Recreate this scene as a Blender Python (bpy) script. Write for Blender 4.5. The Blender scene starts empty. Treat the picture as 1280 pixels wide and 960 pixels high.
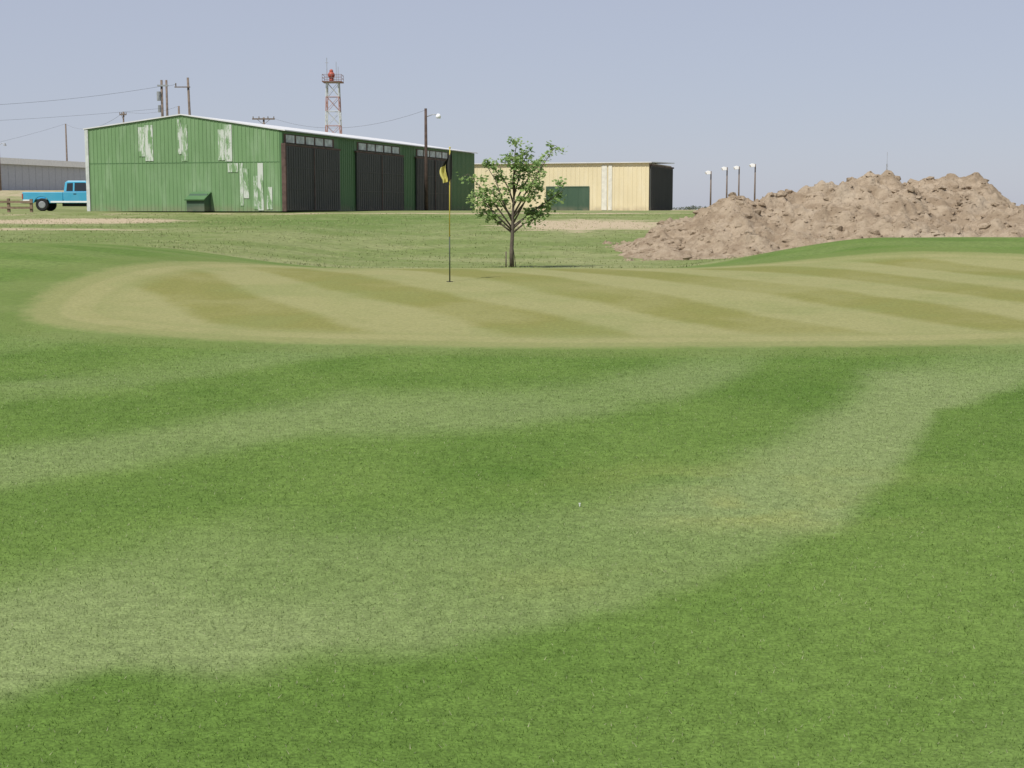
import bpy, math, random
import numpy as np
from mathutils import Vector, Matrix
random.seed(7); rng=np.random.default_rng(7)
scene=bpy.context.scene
scene.view_settings.view_transform='Standard'; scene.view_settings.look='None'; scene.view_settings.exposure=0
EYE=1.65
# ------------------------------------------------------------------ noise
def _hash(ix,iy,seed):
    n=(ix.astype(np.int64)*374761393+iy.astype(np.int64)*668265263+seed*1274126177)&0xffffffff
    n=((n^(n>>13))*1274126177)&0xffffffff
    return ((n^(n>>16))&0xffff)/65535.0
def vnoise(x,y,seed=0):
    x=np.asarray(x,float);y=np.asarray(y,float)
    ix=np.floor(x);iy=np.floor(y);fx=x-ix;fy=y-iy
    fx=fx*fx*(3-2*fx);fy=fy*fy*(3-2*fy)
    a=_hash(ix,iy,seed);b=_hash(ix+1,iy,seed);c=_hash(ix,iy+1,seed);d=_hash(ix+1,iy+1,seed)
    return (a*(1-fx)+b*fx)*(1-fy)+(c*(1-fx)+d*fx)*fy
def fbm(x,y,seed=0,o=4):
    s=0;a=.5
    for i in range(o):
        s=s+a*(vnoise(x*2**i,y*2**i,seed+i)-.5); a*=.5
    return s
def sst(a,b,x):
    t=np.clip((np.asarray(x,float)-a)/(b-a),0,1); return t*t*(3-2*t)
# ------------------------------------------------------------------ terrain
_yk=[-400,9,14,16,19,23,26,29,34,40,45,60,78,90,4000]
_zk=[0,0,.06,.11,.28,.5,.55,.5,.27,.28,.42,.95,1.5,1.58,1.58]
_ty=np.arange(-60,200,.25); _tz=np.interp(_ty,_yk,_zk)
_k=np.exp(-.5*(np.arange(-16,17)*.25/1.1)**2);_k/=_k.sum()
_tz=np.convolve(np.pad(_tz,16,mode='edge'),_k,mode='valid')
def H(X,Y):
    X=np.asarray(X,float);Y=np.asarray(Y,float)
    z=np.interp(Y,_ty,_tz)
    fl=sst(17,28,Y)*(1-sst(40,72,Y))
    z=z+.5*(1-sst(-9.0,-3.2,X))*fl
    gr=np.exp(-.5*((Y-32.5)/3.2)**2)
    z=z+.68*sst(3.2,8.4,X)*gr
    z=z+2.45*(1-sst(-50,-24,X))*sst(92,185,Y)
    z=z+.06*fbm(X/4,Y/4,3,3)*sst(4,12,Y)*(1-sst(70,90,Y))
    z=z+.14*fbm(X/6,Y/6,9,3)*sst(33,44,Y)*(1-sst(72,90,Y))
    return z
def Hs(x,y): return float(H(np.array([x]),np.array([y]))[0])
# mowing pattern of the fairway: light (rolled) passes, curved, in world metres
def mow(X,Y):
    u=.8*X-.6*Y+.2*np.minimum((X-1)**2,6)
    u=u+.38*fbm(X/2.5,Y/2.5,41,3)+.26*fbm(X/.35,Y/.35,44,3)
    q=(-2.85-u)/3.1
    k=np.floor(q);t=q-k
    sharp=np.where(k==0,.10,.2)
    m=sst(0,1,t/sharp)*(1-sst(.34,.64,t))
    amp=np.where(k<=-1,.4,np.where(k==0,.88,np.where(k==1,.62,.5)))
    m=m*amp*(.6+.5*sst(-.2,.2,fbm(X/2.2,Y/2.2,47,3)*1.3))
    return np.clip(m,0,1)
def mottle(X,Y):
    return np.clip(.5+1.2*fbm(X/.9,Y/.9,51,4)+.6*fbm(X/4,Y/4,55,2),0,1)
def dry(X,Y):
    r=((X-1.35)/.6)**2+((Y-7.8)/.4)**2
    r2=((X-.2)/.5)**2+((Y-6.3)/.3)**2
    r3=((X-1.3)/1.3)**2+((Y-8.9)/.5)**2
    return np.clip((np.exp(-r)+.3*np.exp(-r2)+.4*np.exp(-r3))*sst(-.12,.12,fbm(X/.3,Y/.3,61,3)),0,1)
# putting green outline (world metres)
GP=np.array([(-6.05,18.2),(-4.7,17.1),(-2.63,16.3),(0,15.9),(2.3,15.85),(5.75,16.2),(9,17.3),(12,20),(13,24),(11.5,27.3),(8.5,28.6),(5.6,28.7),(3,28.9),(0,28.8),(-1.6,28.6),(-3.6,28.4),(-5.1,27.5),(-6.2,25),(-6.75,22),(-6.6,19.7)])
def catmull(P,n=8):
    o=[];N=len(P)
    for i in range(N):
        a,b,c,d=P[i-1],P[i],P[(i+1)%N],P[(i+2)%N]
        for k in range(n):
            t=k/n;o.append(.5*((2*b)+(-a+c)*t+(2*a-5*b+4*c-d)*t*t+(-a+3*b-3*c+d)*t**3))
    return np.array(o)
GPs=catmull(GP,6)
def sdf(X,Y):
    X=np.asarray(X,float).ravel();Y=np.asarray(Y,float).ravel()
    dmin=np.full(X.shape,1e9);ins=np.zeros(X.shape,bool);N=len(GPs)
    for i in range(N):
        ax,ay=GPs[i];bx,by=GPs[(i+1)%N]
        ex,ey=bx-ax,by-ay;wx,wy=X-ax,Y-ay
        t=np.clip((wx*ex+wy*ey)/(ex*ex+ey*ey),0,1)
        dmin=np.minimum(dmin,(wx-ex*t)**2+(wy-ey*t)**2)
        c=((ay>Y)!=(by>Y))
        with np.errstate(divide='ignore',invalid='ignore'):
            xi=(bx-ax)*(Y-ay)/(by-ay if by!=ay else 1e-9)+ax
        ins^=(c&(X<xi))
    d=np.sqrt(dmin);return np.where(ins,d,-d)
# ------------------------------------------------------------------ node helpers
class NT:
    def __init__(s,name):
        s.mat=bpy.data.materials.new(name);s.mat.use_nodes=True;s.t=s.mat.node_tree;s.n=s.t.nodes;s.l=s.t.links
        s.b=s.n['Principled BSDF'];s.b.inputs['Roughness'].default_value=.8;s.b.inputs['Specular IOR Level'].default_value=.25
    def set(s,sock,v):
        if isinstance(v,(int,float)): sock.default_value=v
        elif isinstance(v,tuple): sock.default_value=v if len(v)==len(sock.default_value) else v+(1,)
        else: s.l.new(v,sock)
    def m(s,op,a,b=0.,c=None,clamp=False):
        n=s.n.new('ShaderNodeMath');n.operation=op;n.use_clamp=clamp
        s.set(n.inputs[0],a);s.set(n.inputs[1],b)
        if c is not None:s.set(n.inputs[2],c)
        return n.outputs[0]
    def rng(s,v,a,b,c=0.,d=1.,smooth=True):
        n=s.n.new('ShaderNodeMapRange');n.interpolation_type='SMOOTHSTEP' if smooth else 'LINEAR'
        for i,q in enumerate((v,a,b,c,d)): s.set(n.inputs[i],q)
        return n.outputs[0]
    def mix(s,f,a,b,mode='MIX'):
        n=s.n.new('ShaderNodeMix');n.data_type='RGBA';n.blend_type=mode
        s.set(n.inputs[0],f);s.set(n.inputs[6],a);s.set(n.inputs[7],b);return n.outputs[2]
    def noise(s,vec,scale,detail=3.,rough=.55,dist=0.):
        n=s.n.new('ShaderNodeTexNoise');s.set(n.inputs['Vector'],vec);n.inputs['Scale'].default_value=scale
        n.inputs['Detail'].default_value=detail;n.inputs['Roughness'].default_value=rough;n.inputs['Distortion'].default_value=dist
        return n.outputs[0]
    def vscale(s,vec,sc):
        n=s.n.new('ShaderNodeVectorMath');n.operation='MULTIPLY';s.l.new(vec,n.inputs[0]);n.inputs[1].default_value=sc;return n.outputs[0]
    def pos(s): return s.n.new('ShaderNodeNewGeometry').outputs['Position']
    def obj(s): return s.n.new('ShaderNodeTexCoord').outputs['Object']
    def sep(s,v):
        n=s.n.new('ShaderNodeSeparateXYZ');s.l.new(v,n.inputs[0]);return n.outputs
    def attr(s,name):
        n=s.n.new('ShaderNodeAttribute');n.attribute_name=name;return n.outputs['Fac']
    def bump(s,h,st=.3,d=.02):
        n=s.n.new('ShaderNodeBump');n.inputs['Strength'].default_value=st;n.inputs['Distance'].default_value=d
        s.l.new(h,n.inputs['Height']);s.l.new(n.outputs[0],s.b.inputs['Normal'])
    def col(s,c): s.set(s.b.inputs['Base Color'],c)
def val(nt,f):
    n=nt.n.new('ShaderNodeCombineColor')
    for i in range(3): nt.set(n.inputs[i],f)
    return n.outputs[0]
def simple(name,c,rough=.7,metal=0.,var=.15,sc=3.,spec=.3):
    t=NT(name);o=t.obj();nz=t.noise(o,sc,5.,.6)
    f=t.rng(nz,.25,.75,1-var,1+var)
    t.col(t.mix(1.,c,val(t,f),'MULTIPLY'));t.b.inputs['Roughness'].default_value=rough;t.b.inputs['Metallic'].default_value=metal
    t.b.inputs['Specular IOR Level'].default_value=spec
    return t.mat
def grass_color(t):
    mo=t.attr('mottle')
    c=t.mix(mo,(.082,.148,.025,1),(.132,.202,.046,1))
    c=t.mix(t.attr('mow'),c,(.192,.242,.094,1))
    return t.mix(t.m('MULTIPLY',t.attr('dry'),.6),c,(.25,.265,.085,1))
def bank_color(t,p):
    b=t.mix(t.attr('mottle'),(.088,.15,.030,1),(.142,.20,.054,1))
    st=t.m('COSINE',t.m('MULTIPLY',t.m('ADD',t.sep(p)[1],t.m('MULTIPLY',t.noise(p,.5,1.),1.5)),2*math.pi/2.2))
    return t.mix(t.rng(st,-.3,.6,0.,.3),b,(.17,.205,.075,1))
# ------------------------------------------------------------------ ground material
t=NT('turf');p=t.pos();x,y,z=t.sep(p)
fw=grass_color(t)
fine=t.noise(p,60.,3.,.75)
fw=t.mix(1.,fw,val(t,t.rng(fine,.3,.7,.72,1.27)),'MULTIPLY')
fine2=t.noise(p,11.,5.,.75)
sd=t.attr('green_sdf')
bank=bank_color(t,p)
c=t.mix(t.rng(y,14.,20.),fw,bank)
c=t.mix(1.,c,val(t,t.rng(fine2,.3,.7,.8,1.18)),'MULTIPLY')
# putting surface
gu=t.m('ADD',t.m('MULTIPLY',x,.89),t.m('MULTIPLY',y,.455))
gu=t.m('ADD',gu,t.m('MULTIPLY',t.m('SUBTRACT',t.noise(p,.3,2.),.5),1.1))
gu=t.m('ADD',gu,t.m('MULTIPLY',t.m('SUBTRACT',t.noise(p,4.,3.),.5),.25))
gs=t.m('COSINE',t.m('MULTIPLY',t.m('SUBTRACT',gu,5.65),2*math.pi/2.65))
gm=t.rng(gs,-.4,.45)
ring=t.rng(sd,.6,1.4)
gm=t.m('MULTIPLY',gm,ring)
n5=t.noise(p,.45,4.,.6)
gm=t.m('MULTIPLY',gm,t.rng(n5,.32,.55,.5,1.))
gm=t.m('MULTIPLY',gm,t.rng(sd,4.8,6.2,1.,.65))
gc=t.mix(gm,(.262,.256,.112,1),(.192,.190,.057,1))
ring2=t.rng(t.m('SINE',t.m('MULTIPLY',sd,7.)),-.5,.5)
gc=t.mix(t.m('MULTIPLY',t.m('SUBTRACT',1.,ring),t.m('MULTIPLY',ring2,.5)),gc,(.18,.205,.072,1))
gc=t.mix(t.rng(n5,.45,.7,0.,.5),gc,(.185,.215,.075,1))
gc=t.mix(t.rng(t.noise(p,1.5,5.,.7),.52,.75,0.,.4),gc,(.175,.19,.062,1))
gc=t.mix(1.,gc,val(t,t.rng(t.noise(p,22.,5.,.75),.3,.7,.85,1.15)),'MULTIPLY')
edge=t.m('ADD',sd,t.m('MULTIPLY',t.m('SUBTRACT',t.noise(p,3.,5.,.7),.5),.45))
c=t.mix(t.rng(edge,-.2,.2),c,gc)
col_=t.m('MULTIPLY',t.rng(edge,-1.0,-.5),t.m('SUBTRACT',1.,t.rng(edge,-.2,.1)))
c=t.mix(t.m('MULTIPLY',col_,.45),c,(.155,.19,.06,1))
# rough field
ro=t.attr('rough')
stv=t.vscale(p,(.6,.8,1.))
f1=t.noise(stv,.5,5.,.6)
fc=t.mix(t.rng(f1,.38,.62),(.160,.198,.066,1),(.235,.25,.112,1))
gd=t.attr('lush')
fc=t.mix(t.m('MULTIPLY',gd,t.rng(t.noise(stv,1.2,4.,.65),.3,.55,.4,1.)),fc,(.115,.175,.045,1))
fc=t.mix(1.,fc,val(t,t.rng(t.noise(p,3.5,7.,.78),.3,.7,.72,1.22)),'MULTIPLY')
di=t.attr('dirt')
dm=t.rng(t.m('ADD',di,t.m('MULTIPLY',t.m('SUBTRACT',t.noise(stv,1.1,6.,.7),.5),1.3)),.38,.72)
fc=t.mix(dm,fc,(.41,.335,.225,1))
rr=t.rng(t.m('ADD',ro,t.m('MULTIPLY',t.m('SUBTRACT',t.noise(p,1.6,4.,.6),.5),.5)),.35,.65)
c=t.mix(rr,c,fc)
t.col(c);t.b.inputs['Roughness'].default_value=.9;t.b.inputs['Specular IOR Level'].default_value=.08
t.bump(t.noise(p,70.,2.,.7),.6,.012)
M_turf=t.mat
# ------------------------------------------------------------------ ground mesh
def grow(start,step,g,end):
    o=[start]
    while o[-1]<end: o.append(o[-1]+step);step*=g
    return o[1:]
xc=list(np.arange(-12.96,12.97,.09));ext=grow(xc[-1],.12,1.055,3000)
XC=np.array([-v for v in ext[::-1]]+xc+ext)
yc=list(np.arange(1.92,20,.08))+list(np.arange(20,34,.12));yu=grow(yc[-1],.13,1.022,3500);yd=grow(-1.92,.2,1.3,350)
YC=np.array([-v for v in yd[::-1]]+yc+yu)
GX,GY=np.meshgrid(XC,YC);GZ=H(GX,GY)
nx,ny=len(XC),len(YC)
def mesh_np(name,V,F):
    me=bpy.data.meshes.new(name);k=F.shape[1]
    me.vertices.add(len(V));me.vertices.foreach_set('co',V.astype(np.float32).ravel())
    me.loops.add(F.size);me.loops.foreach_set('vertex_index',F.astype(np.int32).ravel())
    me.polygons.add(len(F));me.polygons.foreach_set('loop_start',np.arange(0,F.size,k,dtype=np.int32))
    me.polygons.foreach_set('loop_total',np.full(len(F),k,dtype=np.int32))
    me.update(calc_edges=True);return me
def addattr(me,name,a):
    at=me.attributes.new(name,'FLOAT','POINT');at.data.foreach_set('value',np.asarray(a,np.float32).ravel())
def link(me,name,parent=None,smooth=False):
    o=bpy.data.objects.new(name,me);scene.collection.objects.link(o)
    if parent:o.parent=parent
    if smooth: me.polygons.foreach_set('use_smooth',np.ones(len(me.polygons),bool))
    return o
def gridfaces(nx,ny):
    i=np.arange(nx-1);j=np.arange(ny-1);I,J=np.meshgrid(i,j);a=(J*nx+I).ravel()
    return np.stack([a,a+1,a+1+nx,a+nx],1)
V=np.stack([GX.ravel(),GY.ravel(),GZ.ravel()],1)
me=mesh_np('ground',V,gridfaces(nx,ny));me.materials.append(M_turf)
fx,fy=GX.ravel(),GY.ravel()
S=np.full(fx.shape,-20.);nr=(np.abs(fx)<22)&(fy>10)&(fy<36);S[nr]=sdf(fx[nr],fy[nr])
addattr(me,'green_sdf',S)
addattr(me,'mow',mow(fx,fy));addattr(me,'mottle',mottle(fx,fy));addattr(me,'dry',dry(fx,fy))
RLX=[-16,-8,-3,0,2.5,6,10,16];RLY=[34,32.5,30.5,30,30.2,33.5,36,36.5]
addattr(me,'rough',sst(-1,1.2,fy-np.interp(fx,RLX,RLY)))
def blob(cx,cy,sx,sy): return np.exp(-.5*(((fx-cx)/sx)**2+((fy-cy)/sy)**2))
D=1.15*blob(-19.5,63,4.0,4.5)+.7*blob(-18,49,6,1.3)+.95*blob(3.2,62,3.4,5.5)+.7*blob(-2,76.5,14,1.2)+.5*blob(10,40,8,2.0)+.7*blob(8,108,18,7)+.45*blob(-30,74,12,2)+.6*sst(100,150,fy)
addattr(me,'dirt',D)
addattr(me,'lush',np.clip(1.0*blob(-10,62,6,9)+.6*blob(-20,40,9,4)+.6*blob(-3,70,3,3)+.4*blob(4,48,3,3),0,1))
link(me,'ground',smooth=True)
# ------------------------------------------------------------------ grass blades
def blades(name,X,Y,w,h,lean,mat,turf=False):
    n=len(X);Z=H(X,Y)-.002
    a=rng.uniform(0,2*math.pi,n);b=rng.uniform(0,2*math.pi,n)
    dx,dy=np.cos(a)*w/2,np.sin(a)*w/2
    P0=np.stack([X-dx,Y-dy,Z],1);P1=np.stack([X+dx,Y+dy,Z],1)
    P2=np.stack([X+np.cos(b)*lean*h,Y+np.sin(b)*lean*h,Z+h],1)
    V=np.stack([P0,P1,P2],1).reshape(-1,3);F=np.arange(3*n).reshape(-1,3)
    me=mesh_np(name,V,F);r=np.repeat(rng.uniform(0,1,n),3);addattr(me,'rnd',r);me.materials.append(mat)
    if turf:
        for nm,fn in(('mow',mow),('mottle',mottle),('dry',dry)): addattr(me,nm,np.repeat(fn(X,Y),3))
    return link(me,name)
t=NT('fairway_blades');p=t.pos();c=grass_color(t);r=t.attr('rnd')
yy=t.sep(p)[1]
c=t.mix(t.rng(yy,14.,20.),c,bank_color(t,p))
c=t.mix(1.,c,val(t,t.rng(r,0.,1.,.9,1.7,False)),'MULTIPLY')
c=t.mix(t.rng(r,.94,.97),c,(.40,.41,.24,1))
t.col(c);t.b.inputs['Roughness'].default_value=.6
tr=t.n.new('ShaderNodeBsdfTranslucent');t.l.new(c,tr.inputs[0]);mx=t.n.new('ShaderNodeMixShader');mx.inputs[0].default_value=.4
t.l.new(t.b.outputs[0],mx.inputs[1]);t.l.new(tr.outputs[0],mx.inputs[2]);t.l.new(mx.outputs[0],t.n['Material Output'].inputs[0])
M_blade=t.mat
n=500000
Y=rng.uniform(3.0,21,n);X=rng.uniform(-1,1,n)*(.42*Y+1.2)
keep=(rng.uniform(0,1,n)<1-sst(14,21,Y))
X,Y=X[keep],Y[keep]
s_=np.full(X.shape,-9.);k=Y>14;s_[k]=sdf(X[k],Y[k]);k2=s_<-.1-.9*rng.uniform(0,1,len(X))**2;X,Y=X[k2],Y[k2]
n=len(X)
blades('fairway_grass',X,Y,.0026+.00028*Y,rng.uniform(.006,.017,n),rng.uniform(.2,1.3,n),M_blade,True)
t=NT('rough_blades');r=t.attr('rnd')
c=t.mix(t.rng(r,0.,1.,0.,1.,False),(.16,.20,.065,1),(.31,.31,.155,1));c=t.mix(t.rng(t.noise(t.pos(),.5,3.),.4,.6,0.,.5),c,(.16,.205,.065,1))
t.col(c);M_rough=t.mat
n=80000
Y=rng.uniform(30.5,76,n);X=rng.uniform(-1,1,n)*(.4*Y+2)
rl=np.interp(X,RLX,RLY);cl=vnoise(X/1.2,Y/1.2,5)
k=(Y>rl+.3)&(rng.uniform(0,1,n)<.1+.6*cl**2);X,Y=X[k],Y[k];n=len(X)
blades('rough_grass',X,Y,.015+.0003*Y,rng.uniform(.02,.055,n)*(.5+vnoise(X/2.,Y/2.,8)),rng.uniform(.2,1.3,n),M_rough)
# ------------------------------------------------------------------ mesh builder
class MB:
    def __init__(s): s.v=[];s.f=[];s.m=[]
    def box(s,x0,x1,y0,y1,z0,z1,m=0):
        b=len(s.v);s.v+=[(x0,y0,z0),(x1,y0,z0),(x1,y1,z0),(x0,y1,z0),(x0,y0,z1),(x1,y0,z1),(x1,y1,z1),(x0,y1,z1)]
        for q in ((0,3,2,1),(4,5,6,7),(0,1,5,4),(1,2,6,5),(2,3,7,6),(3,0,4,7)): s.f.append(tuple(b+i for i in q));s.m.append(m)
    def prism(s,poly,a0,a1,axis,m=0):
        b=len(s.v);n=len(poly)
        for a in (a0,a1):
            for (u,w) in poly:
                s.v.append((a,u,w) if axis=='x' else (u,a,w) if axis=='y' else (u,w,a))
        s.f.append(tuple(b+i for i in range(n))[::-1]);s.m.append(m)
        s.f.append(tuple(b+n+i for i in range(n)));s.m.append(m)
        for i in range(n):
            j=(i+1)%n;s.f.append((b+i,b+j,b+n+j,b+n+i));s.m.append(m)
    def tube(s,pts,rad,k=8,m=0,cap=True):
        pts=[Vector(p) for p in pts]
        if isinstance(rad,(int,float)): rad=[rad]*len(pts)
        b=len(s.v)
        for i,p in enumerate(pts):
            d=(pts[min(i+1,len(pts)-1)]-pts[max(i-1,0)]).normalized()
            up=Vector((0,0,1)) if abs(d.z)<.9 else Vector((1,0,0))
            e=d.cross(up).normalized();g=d.cross(e)
            for j in range(k):
                a=2*math.pi*j/k;s.v.append(tuple(p+(e*math.cos(a)+g*math.sin(a))*rad[i]))
        for i in range(len(pts)-1):
            for j in range(k):
                q=b+i*k;s.f.append((q+j,q+(j+1)%k,q+k+(j+1)%k,q+k+j));s.m.append(m)
        if cap:
            s.f.append(tuple(b+j for j in range(k)));s.m.append(m)
            q=b+(len(pts)-1)*k;s.f.append(tuple(q+j for j in range(k))[::-1]);s.m.append(m)
    def sphere(s,c,r,m=0,sc=(1,1,1),u=12,w=8):
        b=len(s.v)
        for i in range(w+1):
            th=math.pi*i/w
            for j in range(u):
                ph=2*math.pi*j/u
                s.v.append((c[0]+r*sc[0]*math.sin(th)*math.cos(ph),c[1]+r*sc[1]*math.sin(th)*math.sin(ph),c[2]+r*sc[2]*math.cos(th)))
        for i in range(w):
            for j in range(u):
                s.f.append((b+i*u+j,b+i*u+(j+1)%u,b+(i+1)*u+(j+1)%u,b+(i+1)*u+j));s.m.append(m)
    def obj(s,name,mats,parent=None,smooth=False,bevel=0):
        me=bpy.data.meshes.new(name);me.from_pydata(s.v,[],s.f)
        for mm in (mats if isinstance(mats,list) else [mats]): me.materials.append(mm)
        me.polygons.foreach_set('material_index',s.m);me.validate();me.update()
        o=link(me,name,parent,smooth)
        import bmesh
        bm=bmesh.new();bm.from_mesh(me);bmesh.ops.recalc_face_normals(bm,faces=bm.faces);bm.to_mesh(me);bm.free()
        if bevel:
            md=o.modifiers.new('b','BEVEL');md.width=bevel;md.segments=2;md.limit_method='ANGLE'
        return o
def empty(name,loc,rz=0.):
    e=bpy.data.objects.new(name,None);scene.collection.objects.link(e);e.location=loc;e.rotation_euler=(0,0,rz);return e
# ------------------------------------------------------------------ materials
def painted_metal(name,c,c2,amount=.45,rough=.55,dirt=.45):
    t=NT(name);o=t.obj()
    st=t.vscale(o,(1.,1.,.18));n1=t.noise(st,2.2,6.,.65);n2=t.noise(o,.5,4.,.6)
    cc=t.mix(t.rng(n1,.45,.7,0.,amount),c,c2)
    cc=t.mix(t.rng(n2,.35,.7,0.,amount*.6),cc,tuple(v*.78 for v in c[:3])+(1,))
    z=t.sep(o)[2]
    if dirt: cc=t.mix(t.m('MULTIPLY',t.rng(z,0.,.5,dirt,0.),t.rng(t.noise(o,1.5,5.),.3,.6)),cc,(.24,.20,.14,1))
    t.col(cc);t.b.inputs['Roughness'].default_value=rough;return t.mat
G1=(.165,.28,.13,1);G1b=(.26,.37,.22,1)
M_hgreen=painted_metal('green_siding',G1,G1b,.6)
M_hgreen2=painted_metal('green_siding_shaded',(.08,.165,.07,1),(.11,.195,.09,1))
def peel(name,thr):
    t=NT(name);o=t.obj();st=t.vscale(o,(1.,1.,.22));n1=t.noise(st,5.5,7.,.75)
    c=t.mix(t.rng(n1,thr-.05,thr+.06),G1b,(.52,.55,.50,1))
    c=t.mix(t.rng(t.noise(st,2.6,5.,.7),.43,.50,0.,1.),G1,c)
    t.col(c);return t.mat
M_peel=peel('peeled_paint_heavy',.43);M_peel2=peel('peeled_paint_light',.48)
M_door=painted_metal('dark_door_metal',(.055,.057,.053,1),(.078,.077,.071,1),.6,dirt=.2)
M_rust=simple('rusty_steel',(.10,.065,.055,1),.85,var=.35)
M_roof=simple('white_roof_metal',(.62,.62,.62,1),.5,var=.08,sc=.8)
M_trim=simple('pale_trim',(.5,.52,.5,1),.6)
M_clear=simple('clerestory_panel',(.40,.44,.43,1),.4,var=.45,sc=2.)
M_cream=painted_metal('cream_siding',(.69,.60,.39,1),(.75,.68,.50,1),.4)
M_creamw=simple('faded_panel',(.66,.64,.55,1),.6,var=.12)
M_dgreen=painted_metal('dark_green_paint',(.055,.10,.065,1),(.08,.125,.085,1),.5)
M_wood=simple('weathered_pole_wood',(.16,.125,.10,1),.9,var=.3,sc=6.)
M_brown=simple('dark_pole_wood',(.08,.055,.045,1),.9,var=.3,sc=6.)
M_gwall=simple('grey_wall_metal',(.42,.44,.48,1),.6,var=.06)
M_wht=simple('white_paint',(.80,.80,.79,1),.5,var=.06)
M_red=simple('red_paint',(.36,.08,.055,1),.5,var=.1)
M_blk=simple('black_rubber',(.02,.02,.02,1),.8)
M_galv=simple('galvanised_steel',(.32,.33,.34,1),.5,.3)
M_wire=simple('wire_dark',(.12,.12,.13,1),.6)
M_yel=simple('yellow_paint',(.55,.46,.09,1),.5,var=.05)
# ------------------------------------------------------------------ green hangar
RZ=math.atan2(.957,.289);BZ=1.56
hg=empty('green_aircraft_hangar',(-12.3,78,BZ),RZ)
L_,W_,E0,RD,E1=32.8,12.0,4.29,5.2,4.52
b=MB();b.prism([(0.16,0),(W_,0),(W_,E1),(W_/2,RD),(0.16,E0+.02)],0,.14,'x');
b.prism([(0.16,0),(W_,0),(W_,E1),(W_/2,RD),(0.16,E0+.02)],L_-.14,L_,'x');b.box(.142,L_-.142,W_-.14,W_-.002,0,E1-.01);
b.obj('gable_walls',M_hgreen,hg)
b=MB()
yv=.28
while yv<W_-.1:
    top=(E0+(RD-E0)*yv/6 if yv<6 else RD-(RD-E1)*(yv-6)/6)
    b.box(-.016,-.002,yv-.02,yv+.02,0.0,2.62);b.box(-.020,-.002,yv-.02,yv+.02,2.66,top-.06);yv+=.235
b.obj('siding_ribs',M_hgreen,hg)
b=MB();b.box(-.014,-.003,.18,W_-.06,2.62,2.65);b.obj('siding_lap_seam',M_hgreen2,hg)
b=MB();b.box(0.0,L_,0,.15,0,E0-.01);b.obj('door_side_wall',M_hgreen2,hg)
b=MB()
for s in np.arange(7.6,L_,.3):
    if 9.8<s<17.7 or 20<s<27.2: continue
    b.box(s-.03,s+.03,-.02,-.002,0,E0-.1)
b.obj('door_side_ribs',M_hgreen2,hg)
b=MB()
for (a,c_) in ((0.02,7.35),(9.9,17.6),(20.1,27.1)):
    b.box(a,c_,-.14,-.05,.06,3.5)
    for s in np.arange(a+.2,c_,.3): b.box(s-.03,s+.03,-.160,-.142,.1,3.45)
    for zz in(1.2,2.35): b.box(a+.05,c_-.05,-.175,-.162,zz-.02,zz+.02)
b.obj('sliding_doors',M_door,hg)
b=MB()
for (a,c_) in ((0.02,7.35),(9.9,17.6),(20.1,27.1)):
    b.box(a-.15,c_+.1,-.17,-.04,3.505,3.60)
b.box(-.12,.015,-.24,-.0,0,3.62)
for s in (3.7,13.8,23.6): b.box(s-.04,s+.04,-.20,-.178,.05,3.48)
b.obj('door_tracks_and_frames',M_rust,hg)
b=MB()
for (a,c_) in ((0.3,6.6),(10.3,17.2),(20.4,26.6)):
    n_=5;w=(c_-a)/n_
    for i in range(n_): b.box(a+i*w+.12,a+(i+1)*w-.12,-.05,-.004,3.68,4.08)
b.obj('clerestory_panels',M_clear,hg)
b=MB()
for (a,c_) in ((0.2,6.8),(10.2,17.3),(20.3,26.8)): b.box(a,c_,-.02,-.003,3.64,4.13)
b.obj('clerestory_frames',M_rust,hg)
b=MB();b.box(-.05,.0,W_,W_+.06,0,E1);b.box(-.06,-.035,W_-.16,W_,0,E1-.02);b.obj('corner_trim',M_trim,hg)
def slab(b,y0,z0,y1,z1,x0,x1,th,m=0):
    b.prism([(y0,z0),(y1,z1),(y1,z1+th),(y0,z0+th)],x0,x1,'x',m)
b=MB();sl=(RD-E0)/6;sl2=(RD-E1)/6
slab(b,-.22,E0-.22*sl+.01,6,RD+.01,-.08,L_+.1,.06);slab(b,6,RD+.01,W_+.12,E1-.12*sl2+.01,-.08,L_+.1,.06)
b.obj('roof',M_roof,hg)
def patch(name,t0,t1,z0,z1,mat):
    b=MB();b.box(-.030,-.024,t0,t1,z0,z1);return b.obj(name,mat,hg)
def tpx(px):
    r=(px-640)/1813;return (-12.3-78*r)/(.957+.289*r)
for i,(a,c_,z0,z1,mt) in enumerate([(176,184,3.0,4.6,M_peel2),(184.3,194,2.75,4.7,M_peel),(225,229,3.1,4.98,M_peel),(229.3,237,2.72,4.7,M_peel2),(275,283,2.75,4.4,M_peel2),(283.3,292,2.68,4.65,M_peel),(301,305,.3,2.58,M_peel2),(305.4,312,.7,2.3,M_peel2),(318,323,.1,1.9,M_peel2),(323.3,330,.05,2.58,M_peel),(334,341,.1,1.3,M_peel2),(286,299,2.1,2.58,M_peel2)]):
    patch('peeled_panel_%d'%i,tpx(c_),tpx(a),z0,z1,mt)
b=MB();b.prism([(-.75,0),(-.06,0),(-.06,.95),(-.35,.95),(-.75,.62)],tpx(264),tpx(242),'y');b.obj('vent_box',M_dgreen,hg)
b=MB();b.prism([(-.86,.58),(-.05,1.0),(-.05,1.06),(-.88,.64)],tpx(264)-.06,tpx(242)+.06,'y');b.obj('vent_box_lid',M_hgreen2,hg)
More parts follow.
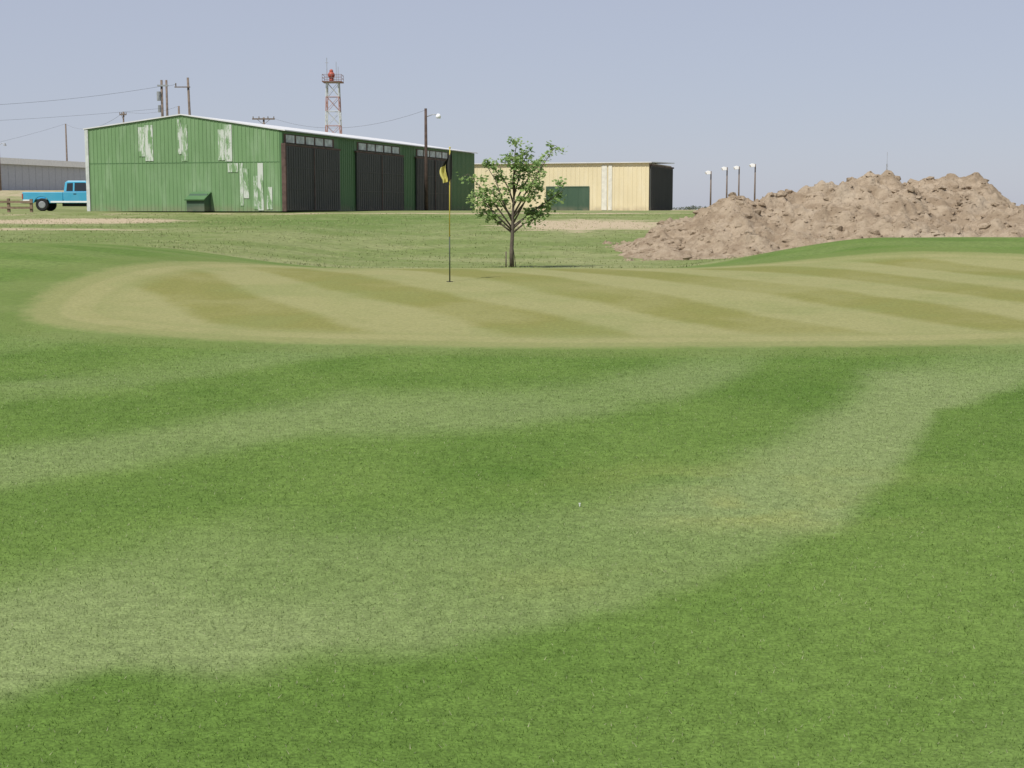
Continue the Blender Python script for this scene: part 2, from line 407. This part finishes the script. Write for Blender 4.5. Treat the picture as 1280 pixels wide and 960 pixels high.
# ------------------------------------------------------------------ cream hangar
ch=empty('cream_metal_hangar',(10.85,115,BZ),RZ)
Wc,Lc,Ec=24.,9.6,3.78
b=MB();b.box(0,.14,0.02,Wc,0,Ec);b.box(.142,Lc,Wc-.14,Wc-.003,0,Ec-.01);b.box(Lc-.14,Lc-.002,.16,Wc-.142,0,Ec-.01);b.box(.142,Lc-.003,.02,.15,0,Ec-.012);b.obj('walls',M_cream,ch)
b=MB()
for yv in np.arange(.3,Wc,.36): b.box(-.02,-.002,yv-.03,yv+.03,0,Ec-.08)
b.obj('siding_ribs',M_cream,ch)
b=MB();b.box(-.05,-.034,3.0,3.3,.05,3.62);b.box(-.05,-.034,3.42,3.85,.05,3.62);b.obj('faded_wall_panel',M_creamw,ch)
b=MB();b.box(-.05,-.034,4.95,8.35,.02,1.85);b.obj('side_door',M_dgreen,ch)
b=MB();b.box(-.07,-.034,4.85,4.945,.02,1.95);b.box(-.07,-.034,8.355,8.45,.02,1.95);b.box(-.07,-.034,4.95,8.35,1.855,1.95)
for yy_ in(5.8,6.65,7.5): b.box(-.065,-.052,yy_-.03,yy_+.03,.03,1.84)
b.obj('side_door_frame',M_dgreen,ch)
b=MB();b.box(0.1,Lc,-.12,-.02,.05,Ec-.25)
for s in np.arange(.4,Lc,.4): b.box(s-.05,s+.05,-.16,-.122,.06,Ec-.3)
b.obj('sliding_doors',M_door,ch)
b=MB();b.box(-.02,Lc+.05,-.2,-.018,Ec-.24,Ec-.12);b.obj('door_track',M_rust,ch)
b=MB();b.prism([(-.2,Ec-.01),(Lc+.1,Ec+.2),(Lc+.1,Ec+.27),(-.2,Ec+.06)],-.22,Wc+.2,'y');b.obj('roof',M_roof,ch)
# ------------------------------------------------------------------ grey long building
gb=empty('grey_storage_building',(-67,190,3.9),RZ)
b=MB();b.box(-30,42,0,16,-1.,3.9);b.obj('walls',M_gwall,gb)
b=MB();b.prism([(-.4,3.9),(16.4,3.9),(16.4,4.2),(8,4.75),(-.4,4.42)],-30.5,42.5,'x');b.box(-30.5,42.5,-.46,-.402,3.7,4.5);b.obj('roof',M_wht,gb)
b=MB()
for s in np.arange(-28,42,1.5): b.box(s-.05,s+.05,-.03,-.003,-1,3.68)
b.obj('wall_ribs',M_gwall,gb)
# ------------------------------------------------------------------ poles
def W(px,Y,yp):
    return ((px-640)*Y/1813., Y, EYE+(262-yp)*Y/1835.)
def pole(name,X,Y,top,r=.13,lean=0.,arms=(),mat=None):
    z0=Hs(X,Y)-.2;e=empty(name,(X,Y,z0));h=top-z0
    b=MB();b.tube([(0,0,0),(lean*.5,0,h*.5),(lean,0,h)],[r,r*.85,r*.68],10);b.obj('pole_shaft',mat or M_wood,e,True)
    for (dz,wd) in arms:
        b=MB();b.box(lean-wd/2,lean+wd/2,-.18,-.08,h-dz-.06,h-dz+.06)
        for q in (-.46,-.2,.2,.46):
            b.tube([(lean+q*wd,-.13,h-dz+.05),(lean+q*wd,-.13,h-dz+.22)],.045,6)
        b.tube([(lean-wd*.3,-.1,h-dz),(lean,-.1,h-dz-.5)],.02,5);b.tube([(lean+wd*.3,-.1,h-dz),(lean,-.1,h-dz-.5)],.02,5)
        b.obj('crossarm',M_wood,e)
    return e,h
A1=W(206.5,115,101);A2=W(212.5,116,101)
e,h=pole('utility_pole',A1[0],A1[1],A1[2],.13)
b=MB();b.tube([(-.22,-.1,h-1.6),(-.22,-.1,h-.9)],.16,12);b.tube([(-.2,-.1,h-2.5),(-.2,-.1,h-1.95)],.11,10);b.box(-.3,.55,-.2,-.1,h-.5,h-.38);b.obj('transformer',M_galv,e,False)
pole('utility_pole.001',A2[0],A2[1],A2[2],.12)
Bp=W(243,118,98);e,h=pole('utility_pole.002',Bp[0]-0,Bp[1],Bp[2],.13,lean=-.25)
b=MB();b.box(-1.3,-.05,-.2,-.1,h-.8,h-.72);b.tube([(-1.2,-.15,h-.7),(-1.2,-.15,h-.45)],.05,6);b.obj('crossarm',M_wood,e)
C1=W(86,230,155);pole('utility_pole.003',C1[0],C1[1],C1[2],.16)
C2=W(158,150,140);pole('utility_pole.004',C2[0],C2[1],C2[2],.11,arms=((.3,.7),))
C3=W(227,150,133);pole('utility_pole.005',C3[0],C3[1],C3[2],.14)
T1=W(332,130,147);pole('utility_pole.006',T1[0],T1[1],T1[2],.12,arms=((.15,2.0),))
O1=W(-170,98,133);pole('utility_pole.007',O1[0],O1[1],O1[2],.13)
S1=W(533,97,136);e,h=pole('yard_light_pole',S1[0],S1[1],S1[2],.13,mat=M_brown)
b=MB();b.tube([(.05,0,h-.55),(.45,-.1,h-.4),(.85,-.2,h-.42)],.03,6);b.obj('lamp_arm',M_galv,e,True)
b=MB();b.tube([(.85,-.2,h-.36),(.85,-.2,h-.5),(.85,-.2,h-.66)],[.08,.17,.15],12);b.obj('lamp_head',M_wht,e,True)
def wire(name,a,bb,sag,r=.010):
    a=Vector(a);bb=Vector(bb);pts=[]
    for i in range(25):
        u=i/24;q=a.lerp(bb,u);q.z-=sag*4*u*(1-u);pts.append(q)
    b=MB();b.tube(pts,r,5);b.obj(name,M_wire)
wire('power_line',(A1[0],A1[1]-.2,A1[2]-.5),(O1[0],O1[1],O1[2]-.1),.5)
wire('power_line.001',(A1[0],A1[1]-.2,A1[2]-2.2),(O1[0],O1[1],O1[2]-1.3),.2,.008)
wire('power_line.002',C1,W(-200,200,208),1.0,.014);wire('power_line.003',C1,(C2[0],C2[1],C2[2]-.1),1.2,.013)
wire('power_line.004',(A1[0],A1[1]-.2,A1[2]-.4),(Bp[0]-1.2,Bp[1],Bp[2]-.5),.1)
wire('power_line.005',(S1[0],S1[1],S1[2]-.1),(T1[0]+.9,T1[1],T1[2]-.1),1.0)
wire('power_line.006',C2,C3,.4)
e,h=pole('yard_light_pole.001',W(2,170,180)[0],170,W(2,170,178)[2],.1)
b=MB();b.tube([(0,0,h-.3),(.4,0,h-.1),(.7,0,h-.15)],.03,6);b.tube([(.7,0,h-.1),(.7,0,h-.4)],[.1,.2],8);b.obj('lamp_head',M_galv,e)
for i,(px,yp,Yd) in enumerate([(888,214,185),(908,209,188),(923,208,192),(943,205,186)]):
    w=W(px,Yd,yp);e,h=pole('field_light_pole'+('' if i==0 else '.%03d'%i),w[0],Yd,w[2],.12,mat=M_wood)
    b=MB();b.tube([(0,0,h-.25),(-.3,0,h-.12)],.05,6)
    for q in(-.26,.26):
        b.prism([(-.12,h-.36),(-.12,h-.02),(-.42,h+.08),(-.74,h-.10),(-.56,h-.38)],q-.20,q+.20,'y')
    b.obj('floodlight_head',M_wht,e)
w=W(1107,250,190);e=empty('radio_mast',(w[0],250,1.5));b=MB();hh=w[2]-1.5
for a in (0,2.1,4.2): b.tube([(.3*math.cos(a),.3*math.sin(a),0),(.12*math.cos(a),.12*math.sin(a),hh-2)],.03,5)
for i in range(14):
    z0=i*(hh-2)/14;rr=.3-.18*i/14;b.tube([(rr,0,z0),(-rr*.5,rr*.8,z0+.5)],.02,4)
b.tube([(0,0,hh-2.2),(0,0,hh)],.03,5);b.obj('mast_lattice',M_galv,e)
# ------------------------------------------------------------------ beacon tower
TX=(418.5-640)*150/1813;tw=empty('airport_beacon_tower',(TX,150,1.5));hp=13.05
bw=MB();br=MB();hwb,hwt=.95,.60;NS=9
def cr(z): return hwb+(hwt-hwb)*z/hp
for i in range(NS):
    z0,z1=hp*i/NS,hp*(i+1)/NS;B=br if i%2==1 else bw
    c0,c1=cr(z0),cr(z1)
    for sx in(-1,1):
        for sy in(-1,1): B.tube([(sx*c0,sy*c0,z0),(sx*c1,sy*c1,z1)],.06,6)
    for sx,sy,ex,ey in((-1,-1,1,-1),(1,-1,1,1),(1,1,-1,1),(-1,1,-1,-1)):
        B.tube([(sx*c0,sy*c0,z0),(ex*c1,ey*c1,z1)],.022,5);B.tube([(ex*c0,ey*c0,z0),(sx*c1,sy*c1,z1)],.022,5);B.tube([(sx*c1,sy*c1,z1),(ex*c1,ey*c1,z1)],.028,5)
bw.obj('tower_lattice_white',M_trim,tw);br.obj('tower_lattice_red',simple('faded_red',(.38,.22,.19,1),.6),tw)
M_plat=simple('platform_steel',(.20,.12,.11,1),.7,var=.2)
b=MB();b.box(-1.0,1.0,-1.0,1.0,hp,hp+.1)
for sx in(-.97,0,.97):
    for sy in(-.97,.97): b.tube([(sx,sy,hp+.1),(sx,sy,hp+.75)],.022,5)
for z_ in(.42,.75):
    for a_,c_ in(((-.97,-.97),(.97,-.97)),((.97,-.97),(.97,.97)),((.97,.97),(-.97,.97)),((-.97,.97),(-.97,-.97))):
        b.tube([(a_[0],a_[1],hp+z_),(c_[0],c_[1],hp+z_)],.022,5)
b.obj('platform_and_rail',M_plat,tw)
b=MB();b.tube([(-.15,0,hp+.1),(-.15,0,hp+.45)],.22,12);b.tube([(-.15,-.25,hp+.75),(-.15,.25,hp+.75)],.33,14);b.sphere((-.15,0,hp+.75),.36,0,(1,1,1));b.sphere((-.15,0,hp+1.15),.2)
b.obj('rotating_beacon',M_red,tw,True)
b=MB();b.tube([(-.6,0,hp),(-.6,0,hp+2.5)],.03,5);b.tube([(.35,0,hp),(.35,0,hp+2.1)],.025,5);b.tube([(-.75,0,hp+2.0),(-.45,0,hp+2.0)],.02,4);b.tube([(.55,0,hp),(.55,0,hp+1.6)],.02,4);b.obj('antennas',M_galv,tw)
# ------------------------------------------------------------------ pickup truck
t=NT('turquoise_car_paint');t.b.inputs['Roughness'].default_value=.35;t.b.inputs['Specular IOR Level'].default_value=.5;t.b.inputs['Coat Weight'].default_value=.4
t.col(t.mix(t.rng(t.noise(t.obj(),1.5,4.),.4,.7,0.,.35),(.05,.34,.53,1),(.12,.40,.55,1)))
M_car=t.mat
t=NT('dark_glass');t.col((.02,.025,.03,1));t.b.inputs['Roughness'].default_value=.08;t.b.inputs['Specular IOR Level'].default_value=.6;M_glass=t.mat
TYd=88.;tk=empty('pickup_truck',(-29.4,TYd,Hs(-27,TYd)),math.radians(2))
def arch(cx,r,z0,n=10):
    a0=math.asin((z0-.39)/r)
    return [(cx+r*math.cos(a),.39+r*math.sin(a)) for a in np.linspace(math.pi-a0,a0,n)]
bed=[(0.05,.55),(.0,.7),(.02,1.13),(2.42,1.13),(2.42,.46)]+arch(1.15,.47,.46)[::-1]
b=MB()
b.prism(bed,-.97,-.88,'y');b.prism(bed,.88,.97,'y');b.box(0.02,.1,-.88,.88,.62,1.12);b.box(.1,2.42,-.88,.88,.66,.72)
front=[(2.44,.46),(2.44,1.15),(4.35,1.16),(5.45,1.05),(5.62,.95),(5.66,.55),(5.6,.45)]+arch(4.62,.47,.46)[::-1]
b.prism(front,-.97,.97,'y');b.obj('body',M_car,tk,bevel=.03)
b=MB()
pf=[(2.46,1.15),(2.52,1.70),(2.66,1.81),(3.75,1.81),(3.92,1.74),(4.55,1.15)]
b.prism(pf,-.90,.90,'y')
b.v=[(x_,y_*(1-.16*max(0,(z_-1.15))/.66),z_) for x_,y_,z_ in b.v]
b.obj('cab',M_car,tk,bevel=.04)
b=MB()
for sg in(-1,1):
    for poly in([(2.62,1.2),(2.66,1.66),(3.0,1.68),(3.0,1.2)],[(3.1,1.2),(3.1,1.69),(3.72,1.69),(3.86,1.62),(4.28,1.2)]):
        i0=len(b.v)
        for (u,w_) in poly: b.v.append((u,sg*(.905*(1-.16*(w_-1.15)/.66)+.006),w_))
        b.f.append(tuple(range(i0,i0+len(poly))));b.m.append(0)
i0=len(b.v);b.v+=[(4.53,-.8,1.2),(4.53,.8,1.2),(4.0,.72,1.69),(4.0,-.72,1.69)];b.f.append((i0,i0+1,i0+2,i0+3));b.m.append(0)
i0=len(b.v);b.v+=[(2.455,-.75,1.25),(2.455,.75,1.25),(2.49,.7,1.65),(2.49,-.7,1.65)];b.f.append((i0,i0+1,i0+2,i0+3));b.m.append(0)
b.obj('windows',M_glass,tk)
b=MB()
for cx in(1.15,4.62):
    for sy in(-1,1): b.tube([(cx,sy*.93,.38),(cx,sy*.90,.38),(cx,sy*.72,.38),(cx,sy*.70,.38)],[.34,.38,.38,.34],24)
b.obj('tyres',M_blk,tk)
b=MB()
for cx in(1.15,4.62):
    for sy in(-1,1): b.tube([(cx,sy*.935,.38),(cx,sy*.945,.38)],[.21,.16],16)
b.obj('wheel_hubs',M_galv,tk)
b=MB();b.box(-.14,.02,-.92,.92,.45,.62);b.box(5.64,5.78,-.93,.93,.42,.62);b.obj('bumpers',M_galv,tk,bevel=.02)
b=MB();b.box(.05,.62,-.978,-.972,.60,.68);b.box(1.68,4.1,-.978,-.972,.50,.60);b.box(.05,.62,.972,.978,.60,.68);b.box(1.68,4.1,.972,.978,.50,.60);b.obj('side_moulding',M_wht,tk)
b=MB();b.box(-.01,.06,-.985,-.86,.72,1.02);b.box(-.01,.06,.86,.985,.72,1.02);b.obj('tail_lights',M_red,tk)
b=MB();b.box(4.05,4.2,-1.15,-.95,1.18,1.36);b.box(3.05,3.22,-.985,-.968,1.0,1.04);b.box(2.30,5.5,-.7,.7,.28,.46);b.obj('mirror_and_chassis',M_blk,tk)
# ------------------------------------------------------------------ wooden fence
fy0=80.;fe=empty('wooden_fence',(-34,fy0,Hs(-30,fy0)-.05));b=MB()
M_fence=simple('fence_wood',(.22,.16,.11,1),.9,var=.3,sc=5.)
for i in range(7):
    xx=i*1.25;b.box(xx-.07,xx+.07,-.07,.07,0,.78+.03*(i%2))
for zz in(.3,.62): b.box(-.3,7.6,-.12,-.075,zz-.06,zz+.06)
b.obj('posts_and_rails',M_fence,fe)
# ------------------------------------------------------------------ dirt mound
t=NT('excavated_dirt');p=t.pos()
c=t.mix(t.rng(t.noise(p,1.3,6.,.7),.38,.62),(.32,.245,.17,1),(.45,.36,.26,1))
c=t.mix(t.rng(t.noise(p,5.,6.,.75),.48,.68,0.,.55),c,(.24,.178,.12,1));c=t.mix(t.rng(t.noise(p,.45,4.,.6),.52,.7,0.,.5),c,(.49,.41,.31,1))
t.col(c);t.b.inputs['Specular IOR Level'].default_value=.05;t.b.inputs['Roughness'].default_value=1.;t.bump(t.noise(p,7.,8.,.75),1.,.12);M_dirt=t.mat
mxs=np.arange(1.5,21,.05);mys=np.arange(38,58,.07);MX,MY=np.meshgrid(mxs,mys)
rk=[(3.0,0),(3.6,.2),(4.4,.55),(5.3,.95),(6.0,1.30),(6.8,1.58),(7.6,1.45),(8.3,1.5),(9.3,1.80),(10.4,2.07),(11.4,2.22),(12.2,2.12),(12.9,1.6),(13.5,2.0),(14.3,2.28),(15.2,2.2),(15.8,1.75),(16.5,1.15),(17.3,.9),(18.4,.5),(19.8,0)]
def worley(X,Y,s,seed):
    gx=X/s;gy=Y/s;ix=np.floor(gx);iy=np.floor(gy);d=np.full(X.shape,9.)
    for a in(-1,0,1):
        for c in(-1,0,1):
            px=ix+a+_hash(ix+a,iy+c,seed);py=iy+c+_hash(ix+a,iy+c,seed+7)
            d=np.minimum(d,(gx-px)**2+(gy-py)**2)
    return np.sqrt(d)
def mound(X,Y):
    wx=X+.7*fbm(X/1.1,Y/1.1,21,3);wy=Y+1.8*fbm(X/1.3,Y/1.3,25,3)
    rdg=np.interp(wx,[q[0] for q in rk],[q[1] for q in rk])
    ycn=np.interp(wx,[3,6,10,12.8,13.5,20],[42,44.3,46.2,46.8,48.5,48.5]);yf=np.interp(wx,[3,6,12,20],[39.6,39.4,39.6,40])
    tt=np.where(wy<ycn,(ycn-wy)/(ycn-yf),(wy-ycn)/7.)
    pr=np.clip(1-tt,-.3,1);pr=np.where(pr>0,np.abs(pr)**.85,pr)
    h=rdg*pr
    a=np.clip(rdg*pr/.5,0,1)
    lump=.42*(.55-worley(X,Y,1.3,31))+.28*(.5-worley(X+.2*fbm(X*2,Y*2,5),Y,.62,32))+.16*(.5-worley(X,Y,.3,33))+.09*(vnoise(X/.13,Y/.13,34)-.5)
    h=h+a*lump
    return h+.05*(vnoise(X/.3,Y/.3,35)-.5)-.14*(rdg<.03)
MZ=H(MX,MY)+mound(MX,MY)-.06
me=mesh_np('dirt_mound',np.stack([MX.ravel(),MY.ravel(),MZ.ravel()],1),gridfaces(len(mxs),len(mys)));me.materials.append(M_dirt)
dm_=empty('dirt_mound',(0,0,0));link(me,'mound_surface',dm_,False)
b=MB()
ico=[Vector(v) for v in ((0,0,-1),(.72,-.53,-.45),(-.28,-.85,-.45),(-.89,0,-.45),(-.28,.85,-.45),(.72,.53,-.45),(.28,-.85,.45),(-.72,-.53,.45),(-.72,.53,.45),(.28,.85,.45),(.89,0,.45),(0,0,1))]
icf=((0,1,2),(1,0,5),(0,2,3),(0,3,4),(0,4,5),(1,5,10),(2,1,6),(3,2,7),(4,3,8),(5,4,9),(1,10,6),(2,6,7),(3,7,8),(4,8,9),(5,9,10),(6,10,11),(7,6,11),(8,7,11),(9,8,11),(10,9,11))
NC=3800
cx=rng.uniform(3.0,18.5,NC);cy=rng.uniform(39,49,NC)
hm=mound(cx,cy);gz=H(cx,cy)
for i in range(len(cx)):
    if hm[i]<-.02 and random.random()>.08: continue
    r=.025+.13*random.random()**3.6
    zz=gz[i]+max(hm[i]-.06,0)-r*.25;i0=len(b.v);q=Matrix.Rotation(random.random()*6,3,'Z')@Matrix.Rotation(random.random()*6,3,'X')
    sc=(random.uniform(.7,1.5),random.uniform(.7,1.3),random.uniform(.5,1.))
    for v in ico:
        u=q@v;k=r*random.uniform(.7,1.25);b.v.append((cx[i]+u.x*k*sc[0],cy[i]+u.y*k*sc[1],zz+u.z*k*sc[2]))
    for f in icf: b.f.append(tuple(i0+j for j in f));b.m.append(0)
me=bpy.data.meshes.new('clods');me.from_pydata(b.v,[],b.f);me.materials.append(M_dirt);link(me,'loose_clods',dm_)
# ------------------------------------------------------------------ young tree
TY=34.;TXX=0.0;tz=Hs(TXX,TY)-.03
tr_=empty('young_shade_tree',(TXX,TY,tz))
M_bark=simple('bark',(.11,.09,.07,1),.95,var=.3,sc=12.)
b=MB();trunk=[(0,0,0),(-.012,.0,.45),(.012,.01,.85),(0.02,0,1.3),(.05,.03,1.8),(.06,.02,2.2)];b.tube(trunk,[.058,.048,.042,.032,.022,.014],9)
tips=[(.12,.1,2.98,1.9),(-.02,-.3,2.6,1.7),(1.0,.1,2.85,1.05),(.72,-.35,2.5,1.3),(.45,.3,2.35,1.5),(-.28,.25,2.4,1.5),(-.6,-.15,2.42,1.1),(-1.0,.1,2.2,.95),(-.92,-.3,1.78,.9),(-.5,.45,1.8,1.2),(1.2,-.1,1.85,.95),(.9,.4,1.62,1.0),(.6,-.5,1.9,1.2),(.35,.1,2.7,1.7),(-.8,.3,1.45,.85),(.75,-.2,1.3,.85)]
clumps=[]
for k,(tx,ty,tz_,s0) in enumerate(tips):
    a=Vector((0.015 if s0<1.3 else .045,0.01,s0));e_=Vector((tx,ty,tz_))
    m1=a.lerp(e_,.35)+Vector((0,0,-.02+.08*random.random()));m2=a.lerp(e_,.7)+Vector((random.uniform(-.06,.06),random.uniform(-.06,.06),.04))
    pts=[a,m1,m2,e_];b.tube(pts,[.025,.019,.012,.005],6)
    for u in np.linspace(.42,1.02,6):
        q=m1.lerp(m2,(u-.35)/.35) if u<.7 else m2.lerp(e_,(u-.7)/.3)
        for _ in range(2):
            d=Vector((random.gauss(0,1),random.gauss(0,1),random.gauss(.2,.7))).normalized()*random.uniform(.07,.22)
            b.tube([q,q+d*.5+Vector((0,0,.01)),q+d],[.006,.004,.002],4,cap=False)
            if random.random()<.72: clumps.append((q+d,random.uniform(.05,.11)))
b.tube([(-.14,-.02,0),(-.14,-.02,.42)],.018,6)
b.tube([(.1,.1,0),(.02,.02,.55)],.008,5)
b.obj('trunk_and_limbs',M_bark,tr_,True)
lv=[];lf=[];lr=[]
for c_,rr in clumps:
    cb=random.random()
    for _ in range(random.randint(14,30)):
        o=c_+Vector((random.gauss(0,1),random.gauss(0,1),random.gauss(0,.8)))*rr*.75
        a=Vector((random.gauss(0,1),random.gauss(0,1),random.gauss(-.1,.5))).normalized()
        nn=Vector((random.gauss(-.2,.6),random.gauss(-.6,.5),1)).normalized();w_=a.cross(nn).normalized()
        l=random.uniform(.055,.105);wd=l*.42;i0=len(lv)
        lv+=[o,o+a*l*.5+w_*wd,o+a*l,o+a*l*.5-w_*wd];lf.append((i0,i0+1,i0+2,i0+3));lr+=[.6*cb+.4*random.random()]*4
def leafmat(name,ca,cb):
    t=NT(name);r=t.attr('rnd');c=t.mix(t.rng(r,0.,1.,0.,1.,False),ca,cb);t.col(c);t.b.inputs['Roughness'].default_value=.5
    tn=t.n.new('ShaderNodeBsdfTranslucent');t.l.new(c,tn.inputs[0]);mx=t.n.new('ShaderNodeMixShader');mx.inputs[0].default_value=.45
    t.l.new(t.b.outputs[0],mx.inputs[1]);t.l.new(tn.outputs[0],mx.inputs[2]);t.l.new(mx.outputs[0],t.n['Material Output'].inputs[0]);return t.mat
M_leaf=leafmat('leaves',(.12,.22,.06,1),(.36,.47,.17,1))
me=bpy.data.meshes.new('lv');me.from_pydata([tuple(v) for v in lv],[],lf);addattr(me,'rnd',lr);me.materials.append(M_leaf);link(me,'leaf_crown',tr_)
# ------------------------------------------------------------------ distant scrub on the horizon
lv=[];lf=[];lr=[]
for k in range(36):
    X0=random.uniform(48,54) if k<7 else random.uniform(60,260);Y0=random.uniform(380,430);hh=random.uniform(.5,1.3)
    for _ in range(70):
        o=Vector((X0+random.gauss(0,1.0),Y0+random.gauss(0,1.),1.5+hh*random.random()))
        a=Vector((random.gauss(0,1),random.gauss(0,1),random.gauss(0,1))).normalized();w_=a.orthogonal().normalized();l=.4;i0=len(lv)
        lv+=[o,o+a*l*.5+w_*.2,o+a*l,o+a*l*.5-w_*.2];lf.append((i0,i0+1,i0+2,i0+3));lr+=[random.random()*.6]*4
me=bpy.data.meshes.new('dt');me.from_pydata([tuple(v) for v in lv],[],lf);addattr(me,'rnd',lr);me.materials.append(leafmat('scrub',(.08,.10,.06,1),(.15,.17,.12,1)));link(me,'distant_tree_line')
# ------------------------------------------------------------------ flagstick
FY=23.2;FX=(562-640)*FY/1808;fz=Hs(FX,FY);fs=empty('golf_flagstick',(FX,FY,fz))
b=MB();b.tube([(0,0,-.05),(0,0,.72)],.0105,8);b.obj('pole_lower',simple('dark_green_stick',(.05,.065,.04,1),.5),fs,True)
b=MB();b.tube([(0,0,.72),(0.012,0,2.12)],[.0095,.008],8);b.sphere((.012,0,2.13),.016);b.obj('pole_upper',M_yel,fs,True)
def flagsheet(name,u0,u1,mat,v0,v1):
    lv=[];nu,nv=14,16
    for j in range(nv+1):
        v=v0+(v1-v0)*j/nv
        for i in range(nu+1):
            u=u0+(u1-u0)*i/nu
            wsp=.05+.09*math.sin(min(1,v*1.15)*math.pi*.8)
            x_=.035-u*wsp*1.25+.014*math.sin(u*9+v*3)
            y_=.03*math.sin(u*17+v*2.5)*(.4+v)
            z_=2.09-v*.46-u*.13*(1-.5*v)
            lv.append((x_,y_,z_))
    F=gridfaces(nu+1,nv+1);me=mesh_np(name,np.array(lv),F);me.materials.append(mat);link(me,name,fs,True)
M_fdark=simple('dark_flag_cloth',(.035,.035,.03,1),.9)
flagsheet('flag_dark',0,.55,M_fdark,0,1);flagsheet('flag_dark_top',.55,1.0,M_fdark,0,.35);flagsheet('flag_yellow',.55,1.0,simple('yellow_flag_cloth',(.55,.50,.16,1),.9,var=.2,sc=9.),.35,1)
b=MB();b.tube([(0,0,-.02),(0,0,.006)],.054,20);b.obj('cup',M_blk,fs)
b=MB();b.tube([(0,0,0),(0,0,.012),(0,0,.018)],[.003,.004,.007],8);o=b.obj('golf_tee',M_wht);o.location=(.38,7.94,Hs(.38,7.94)+.002)
# ------------------------------------------------------------------ light
sun_to=Vector((-.42,-.62,0)).normalized();EL=math.radians(56)
sv=Vector((sun_to.x*math.cos(EL),sun_to.y*math.cos(EL),math.sin(EL)))
sd_=bpy.data.lights.new('sun','SUN');sd_.energy=4.6;sd_.angle=math.radians(.55);sd_.color=(1,.965,.9)
so=bpy.data.objects.new('sun',sd_);scene.collection.objects.link(so);so.rotation_euler=(-sv).to_track_quat('-Z','Y').to_euler()
wd=bpy.data.worlds.new('World');scene.world=wd;wd.use_nodes=True;nt=wd.node_tree
bg=nt.nodes['Background'];sk=nt.nodes.new('ShaderNodeTexSky');sk.sky_type='NISHITA';sk.sun_disc=False
sk.sun_elevation=EL;sk.sun_rotation=math.atan2(sun_to.x,sun_to.y);sk.air_density=1.;sk.dust_density=1.0;sk.ozone_density=1.5;sk.altitude=800
hs=nt.nodes.new('ShaderNodeHueSaturation');hs.inputs['Saturation'].default_value=.8;hs.inputs['Value'].default_value=1.
nt.links.new(sk.outputs[0],hs.inputs['Color'])
hz=nt.nodes.new('ShaderNodeMix');hz.data_type='RGBA';hz.inputs[0].default_value=.72;hz.inputs[7].default_value=(4.7,5.0,6.25,1)
nt.links.new(hs.outputs[0],hz.inputs[6]);nt.links.new(hz.outputs[2],bg.inputs[0]);bg.inputs[1].default_value=.10
# ------------------------------------------------------------------ camera
cd=bpy.data.cameras.new('camera');cam=bpy.data.objects.new('camera',cd);scene.collection.objects.link(cam)
cam.location=(0,0,EYE);cam.rotation_euler=(math.radians(90-6.905),0,0);cd.sensor_width=36;cd.lens=50.625;cd.clip_end=8000;cd.clip_start=.1
scene.camera=cam
